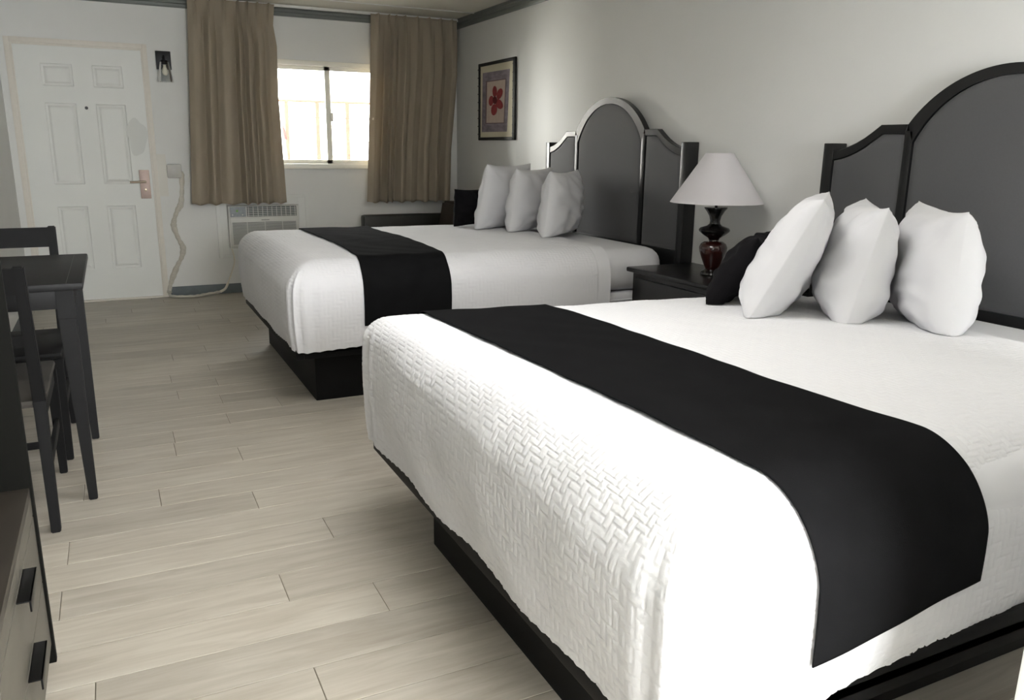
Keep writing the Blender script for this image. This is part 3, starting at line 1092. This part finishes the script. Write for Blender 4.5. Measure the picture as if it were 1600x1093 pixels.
headboard(4.735, 'black framed arched headboard with grey padding behind the far bed')
headboard(1.996, 'black framed arched headboard with grey padding behind the nearest bed', dz=-0.008)


# ------------------------------------------------------------------ pillows
def pillow(label, fb, W, U, w_, h_, t, material, ztop, seed, group, sink=0.0, pinch=0.10, bend=0.0, cat='pillow', name='pillow'):
    W = Vector(W).normalized()
    U = Vector(U)
    U = (U-W*U.dot(W)).normalized()
    Nn = W.cross(U).normalized()
    rnd = random.Random(seed)
    n = 44
    ph = [rnd.uniform(0, 6.28) for _ in range(8)]
    Vv, F_ = [], []
    c0 = Vector(fb)+W*w_/2+U*(h_/2-sink)
    for side in (1, -1):
        base = len(Vv)
        for i in range(n+1):
            for j in range(n+1):
                a = -1+2*i/n
                b = -1+2*j/n
                # concave outline with pointed corners
                ea = 1-pinch*(1-b*b)*0.0
                x_ = a*(1-pinch*(1-abs(b)**2.2)*0.55)
                y_ = b*(1-pinch*(1-abs(a)**2.2)*0.75)
                e = (1-abs(a)**2.6)*(1-abs(b)**2.6)
                th = max(e, 0)**0.46*t/2
                th *= 1+0.10*math.sin(2.2*a+ph[0])*math.sin(1.8*b+ph[1])
                wr = 0.006*math.sin(9*a+4*b+ph[2])*math.sin(5*b+ph[3])+0.0045*math.sin(17*a*b+6*b+ph[4])+0.0035*math.sin(3*a+19*b+2*math.sin(4*a)+ph[6])*(0.5-0.5*b)
                rad = math.exp(-((1-abs(a))**2+(1-abs(b))**2)/0.18)
                wr += 0.006*math.sin(14*math.atan2(1.05-abs(b), 1.05-abs(a))+ph[5])*rad
                th += wr*min(1, e*4)
                th = max(th, 0.002)
                # seat of weight: fuller toward the bottom
                th *= 1+0.12*(-b)
                cnt = bend*(a*a)
                p = c0+W*(x_*w_/2)+U*(y_*h_/2)+Nn*(side*th+cnt)
                zt_ = ztop(p.x) if callable(ztop) else ztop
                if p.z < zt_:
                    p.z = zt_+0.0005*rnd.random()
                Vv.append(p[:])
        for i in range(n):
            for j in range(n):
                q = (base+i*(n+1)+j, base+(i+1)*(n+1)+j, base+(i+1)*(n+1)+j+1, base+i*(n+1)+j+1)
                F_.append(q if side == 1 else q[::-1])
    m = len(Vv)//2
    rim = [(i, 0) for i in range(n)]+[(n, j) for j in range(n)]+[(n-i, n) for i in range(n)]+[(0, n-j) for j in range(n)]
    for k in range(len(rim)):
        a = rim[k][0]*(n+1)+rim[k][1]
        b = rim[(k+1) % len(rim)]
        b = b[0]*(n+1)+b[1]
        F_.append((b, a, a+m, b+m))
    return tag(from_np(name, Vv, F_, material), label, cat, group)


ZF = 0.759
def zn(x):
    return 0.748-0.020*(x-0.742)
G1, G2 = 'white pillows on the nearest bed', 'white pillows on the far bed'
pillow('white pillow at the right end of the three on the nearest bed', (2.46, 1.70, zn(2.6)-0.03), (.60, .76, 0), (-0.02, -0.02, 1), 0.60, 0.44, 0.26, 'pillow', zn, 1, G1)
pillow('white pillow in the middle of the three on the nearest bed', (2.27, 1.97, zn(2.5)-0.03), (.60, .66, 0), (0.24, -0.06, 1), 0.60, 0.45, 0.25, 'pillow', zn, 2, G1)
pillow('white pillow leaning nearest the black one, nearest bed', (2.00, 2.17, zn(2.2)-0.02), (.62, .55, 0), (0.56, -0.06, .85), 0.60, 0.50, 0.22, 'pillow', zn, 3, G1)
pillow('small black pillow leaning on white pillows, nearest bed beside the lamp', (2.04, 2.44, zn(2.1)-0.012), (.45, .35, 0.0), (0.55, -0.05, .6), 0.34, 0.33, 0.13, 'velvet', zn, 4, None, pinch=0.12)
pillow('white pillow at the right end of the three on the far bed', (2.42, 4.50, ZF-0.02), (.70, .66, 0), (0.14, 0.0, 1), 0.60, 0.43, 0.22, 'pillow', ZF, 5, G2)
pillow('white pillow in the middle of the three on the far bed', (2.36, 4.88, ZF-0.02), (.74, .60, 0), (0.24, 0.03, 1), 0.60, 0.44, 0.21, 'pillow', ZF, 6, G2)
pillow('white pillow beside the black pillow on the far bed', (2.22, 5.12, ZF-0.02), (.74, .48, 0), (0.48, 0.05, 1), 0.58, 0.47, 0.20, 'pillow', ZF, 7, G2)
pillow('small black pillow at the window end of the far bed', (2.16, 5.36, ZF-0.008), (.85, .40, 0), (0.10, 0.0, 1), 0.40, 0.27, 0.11, 'velvet', ZF, 8, None, pinch=0.12)

# ------------------------------------------------------------------ nightstand and lamp
ns = thing('nightstand', 'black wooden nightstand between the two headboards', 'nightstand', (2.86, 3.36, 0))
bm = B()
bx(bm, (2.625, 2.885, 0.622), (XR-0.006, 3.862, 0.650), 0.010)
obj('top', bm, 'nightstand', ns)
box_obj('cabinet', (2.655, 2.915, 0.05), (XR-0.008, 3.832, 0.622), 'nightstand', ns, 0.004)
for k, (za, zb) in enumerate(((0.37, 0.595), (0.09, 0.345))):
    bm = B()
    bx(bm, (2.640, 2.955, za), (2.656, 3.792, zb), 0.004)
    dr = obj('drawer', bm, 'nightstand', ns)
    bm = B()
    tube(bm, [(2.640, 3.37, (za+zb)/2), (2.615, 3.37, (za+zb)/2)], [0.006, 0.012], 12)
    obj('knob', bm, 'black_metal', dr)
LX, LY = 2.875, 3.415
lamp = thing('table_lamp', 'table lamp with white cone shade on the nightstand between the beds', 'lamp', (LX, LY, 0.65))
bm = B()
lathe(bm, [(0.055, 0.001), (0.060, 0.006), (0.058, 0.016), (0.042, 0.024), (0.034, 0.032)], (LX, LY, 0.650), 36)
obj('foot', bm, 'lamp_black', lamp)
bm = B()
lathe(bm, [(0.032, 0.030), (0.044, 0.055), (0.060, 0.095), (0.072, 0.130), (0.074, 0.150), (0.066, 0.168), (0.050, 0.180), (0.030, 0.184)], (LX, LY, 0.650), 40)
obj('vase_body', bm, 'lamp_red', lamp)
bm = B()
lathe(bm, [(0.028, 0.182), (0.026, 0.190), (0.032, 0.200), (0.060, 0.218), (0.079, 0.234), (0.082, 0.243), (0.074, 0.253), (0.040, 0.264), (0.028, 0.275),
           (0.026, 0.290), (0.032, 0.315), (0.048, 0.342), (0.060, 0.356), (0.060, 0.362), (0.006, 0.362)], (LX, LY, 0.650), 40)
obj('neck', bm, 'lamp_black', lamp)
bm = B()
lathe(bm, [(0.0075, 0.36), (0.0075, 0.47), (0.014, 0.48), (0.014, 0.54)], (LX, LY, 0.650), 16)
obj('stem', bm, 'black_metal', lamp)
bm = B()
lathe(bm, [(0.243, 0.386), (0.072, 0.640), (0.069, 0.640), (0.240, 0.386), (0.243, 0.386)], (LX, LY, 0.650), 64, cap=False)
for k in range(3):
    a = 2*PI*k/3
    bar(bm, (LX, LY, 1.272), (LX+0.07*math.cos(a), LY+0.07*math.sin(a), 1.284), (0.003, 0.003), (0.003, 0.003))
obj('lamp_shade', bm, 'shade', lamp)

# ------------------------------------------------------------------ sofa chair in the far corner
sf = thing('armchair', 'dark brown armchair in the far corner behind the far bed', 'armchair', (2.5, 7.0, 0))
for ya in (6.72, 7.28):
    bm = B()
    bx(bm, (2.055, ya, 0.06), (2.90, ya+0.14, 0.690 if ya > 7 else 0.63), 0.030)
    obj('arm', bm, 'sofa', sf)
bm = B()
prism(bm, [(2.74, 0.40), (2.815, 0.815), (2.90, 0.812), (3.07, 0.80), (3.07, 0.10), (2.74, 0.10)], 'y', 6.865, 7.275)
bmesh.ops.bevel(bm, geom=list(bm.edges), offset=0.02, segments=2, affect='EDGES')
obj('backrest', bm, 'sofa_back', sf)
bm = B()
prism(bm, [(2.785, 0.62), (2.815, 0.815), (2.90, 0.812), (3.07, 0.80), (3.07, 0.62)], 'y', 6.72, 6.862)
bmesh.ops.bevel(bm, geom=list(bm.edges), offset=0.015, segments=2, affect='EDGES')
obj('back_wing', bm, 'sofa_back', sf)
bm = B()
bx(bm, (2.09, 6.865, 0.22), (2.735, 7.275, 0.45), 0.03)
obj('seat_cushion', bm, 'sofa', sf)
bm = B()
bx(bm, (2.11, 6.865, 0.06), (2.735, 7.275, 0.22), 0.01)
obj('seat_base', bm, 'sofa', sf)
for x_, y_ in ((2.11, 6.79), (2.11, 7.35), (2.84, 6.79), (2.84, 7.35)):
    bm = B()
    bar(bm, (x_, y_, 0), (x_, y_, 0.062), (0.04, 0.04), (0.05, 0.05))
    obj('leg', bm, 'black_wood', sf)

# ------------------------------------------------------------------ table
tb_ = thing('dining_table', 'charcoal dining table with tapered legs against the left wall', 'table', (-0.4, 3.6, 0))
TX0, TX1, TY0, TY1, TZ = XL+0.008, -0.122, 3.165, 4.03, 0.829
bm = B()
bx(bm, (TX0, TY0, TZ-0.026), (TX1, TY1, TZ), 0.007)
tt_ = obj('tabletop', bm, 'table_wood', tb_)
bm = B()
bx(bm, (TX1-0.052, TY0+0.004, TZ-0.0005), (TX1-0.0505, TY1-0.004, TZ+0.0004))
obj('end_groove', bm, 'hardware', tt_)
bm = B()
for lo, hi in (((TX0+0.03, TY0+0.035, 0.735), (TX1-0.05, TY0+0.055, TZ-0.026)), ((TX0+0.03, TY1-0.055, 0.735), (TX1-0.05, TY1-0.035, TZ-0.026)),
               ((TX1-0.055, TY0+0.05, 0.735), (TX1-0.037, TY1-0.05, TZ-0.026)), ((TX0+0.02, TY0+0.05, 0.735), (TX0+0.04, TY1-0.05, TZ-0.026))):
    bx(bm, lo, hi, 0.001)
obj('apron', bm, 'table_wood', tb_)
for xt, xb2 in ((TX1-0.062, -0.172), (TX0+0.045, TX0+0.045)):
    for yt, yb2 in ((TY0+0.058, 3.222), (TY1-0.058, 3.938)):
        bm = B()
        bar(bm, (xt, yt, TZ-0.026), (xt, yt, 0.70), (0.056, 0.056), (0.056, 0.056), 0.002)
        bar(bm, (xt, yt, 0.702), (xb2, yb2, 0.0), (0.056, 0.056), (0.030, 0.030), 0.003)
        obj('leg', bm, 'table_wood', tb_)


# ------------------------------------------------------------------ chairs
def chair(label, yb, yfront, face, x0, x1, seatz=0.47, top=0.93, rake=0.06, seat_mat='chair_wood'):
    """face +1: the chair looks toward +y (back at yb, smaller y)"""
    c = thing('dining_chair', label, 'chair', ((x0+x1)/2, (yb+yfront)/2, 0), 'matching dining chairs')
    f = face
    for x_ in (x0+0.022, x1-0.022):
        bm = B()
        bar(bm, (x_, yb+0.03*f-0.01*f, 0), (x_, yb+0.05*f, seatz), (0.030, 0.038), (0.038, 0.050), 0.003)
        bar(bm, (x_, yb+0.05*f, seatz-0.004), (x_, yb-rake*f, top), (0.038, 0.050), (0.034, 0.032), 0.004)
        obj('back_post', bm, 'chair_wood', c)
        bm = B()
        bar(bm, (x_, yfront-0.02*f, 0), (x_, yfront-0.022*f, seatz-0.03), (0.028, 0.028), (0.040, 0.040), 0.003)
        obj('leg', bm, 'chair_wood', c)
    for za, zb, nm in ((top-0.092, top-0.006, 'top_rail'), (0.66, 0.70, 'back_slat')):
        bm = B()
        def yat(z):
            return yb+0.05*f+(-rake-0.05)*f*(z-seatz)/(top-seatz)
        prism(bm, [(yat(za)-0.011, za), (yat(za)+0.011, za), (yat(zb)+0.011, zb), (yat(zb)-0.011, zb)], 'x', x0+0.036, x1-0.036)
        obj(nm, bm, 'chair_wood', c)
    bm = B()
    ys = sorted((yb+0.035*f, yfront))
    bx(bm, (x0+0.004, ys[0], seatz-0.028), (x1-0.004, ys[1], seatz), 0.013)
    obj('seat', bm, seat_mat, c)
    ys = sorted((yb+0.06*f, yfront-0.03*f))
    for x_ in (x0+0.022, x1-0.022):
        bm = B()
        bx(bm, (x_-0.010, ys[0], seatz-0.085), (x_+0.010, ys[1], seatz-0.028), 0.002)
        obj('seat_rail', bm, 'chair_wood', c)
        bm = B()
        bx(bm, (x_-0.008, ys[0], 0.20), (x_+0.008, ys[1], 0.235), 0.002)
        obj('stretcher', bm, 'chair_wood', c)
    bm = B()
    bx(bm, (x0+0.03, yfront-0.032*f-0.008, seatz-0.085), (x1-0.03, yfront-0.032*f+0.008, seatz-0.028), 0.002)
    obj('front_rail', bm, 'chair_wood', c)
    bm = B()
    ym = (ys[0]+ys[1])/2
    bx(bm, (x0+0.03, ym-0.008, 0.205), (x1-0.03, ym+0.008, 0.230), 0.002)
    obj('cross_stretcher', bm, 'chair_wood', c)
    return c


chair('black wooden chair on the near side of the table, back toward the camera', 2.96, 3.57, 1, -0.672, -0.262, seat_mat='seat_cloth')
chair('black wooden chair on the far side of the table, before the door', 4.24, 3.68, -1, -0.668, -0.244)

# ------------------------------------------------------------------ drawer unit at the left edge
du = thing('drawer_cabinet', 'taupe drawer cabinet with black tab pulls and a tall dark end panel, left foreground', 'cabinet', (-0.46, 1.45, 0))
UX, UY1, UY0 = -0.250, 2.150, 0.72
box_obj('end_panel', (XL+0.02, UY1, 0.0), (UX+0.006, UY1+0.022, 1.72), 'espresso', du, 0.002)
box_obj('end_panel', (XL+0.02, UY0-0.022, 0.0), (UX+0.006, UY0, 1.72), 'espresso', du, 0.002)
box_obj('back_panel', (XL+0.02, UY0, 0.06), (XL+0.032, UY1, 1.72), 'espresso', du, 0)
box_obj('upper_shelf', (XL+0.02, UY0-0.022, 1.72), (UX+0.006, UY1+0.022, 1.745), 'espresso', du, 0.002)
box_obj('carcass', (XL+0.032, UY0, 0.06), (UX-0.018, UY1, 0.462), 'taupe_dark', du, 0)
box_obj('top', (XL+0.032, UY0, 0.462), (UX, UY1, 0.486), 'taupe_dark', du, 0.001)
box_obj('toe_kick', (XL+0.06, UY0, 0.0), (UX-0.05, UY1, 0.06), 'espresso', du, 0)
bm = B()
bx(bm, (UX-0.018, UY0+0.001, 0.416), (UX, UY1-0.001, 0.462), 0.001)
obj('front_rail', bm, 'taupe', du)
ym = (UY0+UY1)/2
for ya, yb2 in ((ym+0.002, UY1-0.002), (UY0+0.002, ym-0.002)):
    for za, zb in ((0.236, 0.412), (0.056, 0.232)):
        bm = B()
        bx(bm, (UX-0.018, ya, za), (UX, yb2, zb), 0.0015)
        dr = obj('drawer', bm, 'taupe', du)
        yc_ = (ya+yb2)/2
        bm = B()
        bx(bm, (UX-0.004, yc_-0.075, zb-0.004), (UX+0.026, yc_+0.075, zb-0.001), 0.001)
        bx(bm, (UX+0.022, yc_-0.075, zb-0.026), (UX+0.026, yc_+0.075, zb-0.001), 0.001)
        obj('handle', bm, 'black_metal', dr)

# ------------------------------------------------------------------ unseen housing added for the overhead fill light
cl = thing('fill_light_housing', 'added square white housing of the overhead fill above the aisle, out of the frame', 'ceiling light', (1.05, 2.3, ZC))
box_obj('housing', (0.58, 1.83, 2.425), (1.52, 2.77, ZC), 'white_metal', cl, 0.004)

# ------------------------------------------------------------------ outside the window
bm = B()
bx(bm, (-6, YF+0.14, -0.25), (12, 20, -0.12))
struct('ground', bm, 'concrete')
bm = B()
bx(bm, (-3, YF+0.14, 2.62), (8, 9.0, 2.70))
struct('walkway_roof', bm, 'outside_white')
rl = thing('railing', 'orange stained timber railing outside the window', 'railing', (2.1, 9.5, 0))
for x_, x2 in ((1.835, 1.818), (2.178, 2.163), (2.522, 2.506), (1.49, 1.48), (2.87, 2.855)):
    bm = B()
    bar(bm, (x2, 9.5, -0.12), (x_, 9.5, 1.775), (0.042, 0.042), (0.042, 0.042), 0.002)
    obj('post', bm, 'orange_wood', rl)
bm = B()
bx(bm, (0.9, 9.48, 1.775), (3.4, 9.52, 1.80), 0.002)
obj('top_beam', bm, 'orange_wood', rl)
bm = B()
bx(bm, (0.9, 9.49, 1.608), (3.4, 9.51, 1.620))
obj('mid_rail', bm, 'wire', rl)
bm = B()
for k in range(11):
    x_ = 2.03+k*0.085
    tube(bm, [(x_, 9.52, 0.0), (x_, 9.52, 1.46)], 0.004, 6)
for k in range(12):
    z_ = 0.1+k*0.125
    tube(bm, [(2.0, 9.52, z_), (3.0, 9.52, z_)], 0.004, 6)
obj('wire_grid', bm, 'wire', rl)
fg = thing('marker_flag', 'thin leaning stick with a furled red cloth outside the window', 'flag', (1.85, 9.44, 0))
bm = B()
tube(bm, [(1.93, 9.44, -0.12), (1.776, 9.44, 1.54)], 0.005, 8)
obj('stick', bm, 'wire', fg)
bm = B()
tube(bm, [(1.800, 9.44, 1.37), (1.793, 9.44, 1.41), (1.783, 9.44, 1.48), (1.776, 9.44, 1.53)], [0.020, 0.019, 0.014, 0.004], 10)
obj('red_cloth', bm, 'red', fg)
bm = B()
bx(bm, (-4, 15.9, -0.12), (10, 16.2, 2.55))
bx(bm, (-4, 15.8, 2.55), (10, 16.2, 2.62))
struct('wall_opposite', bm, 'outside_white')
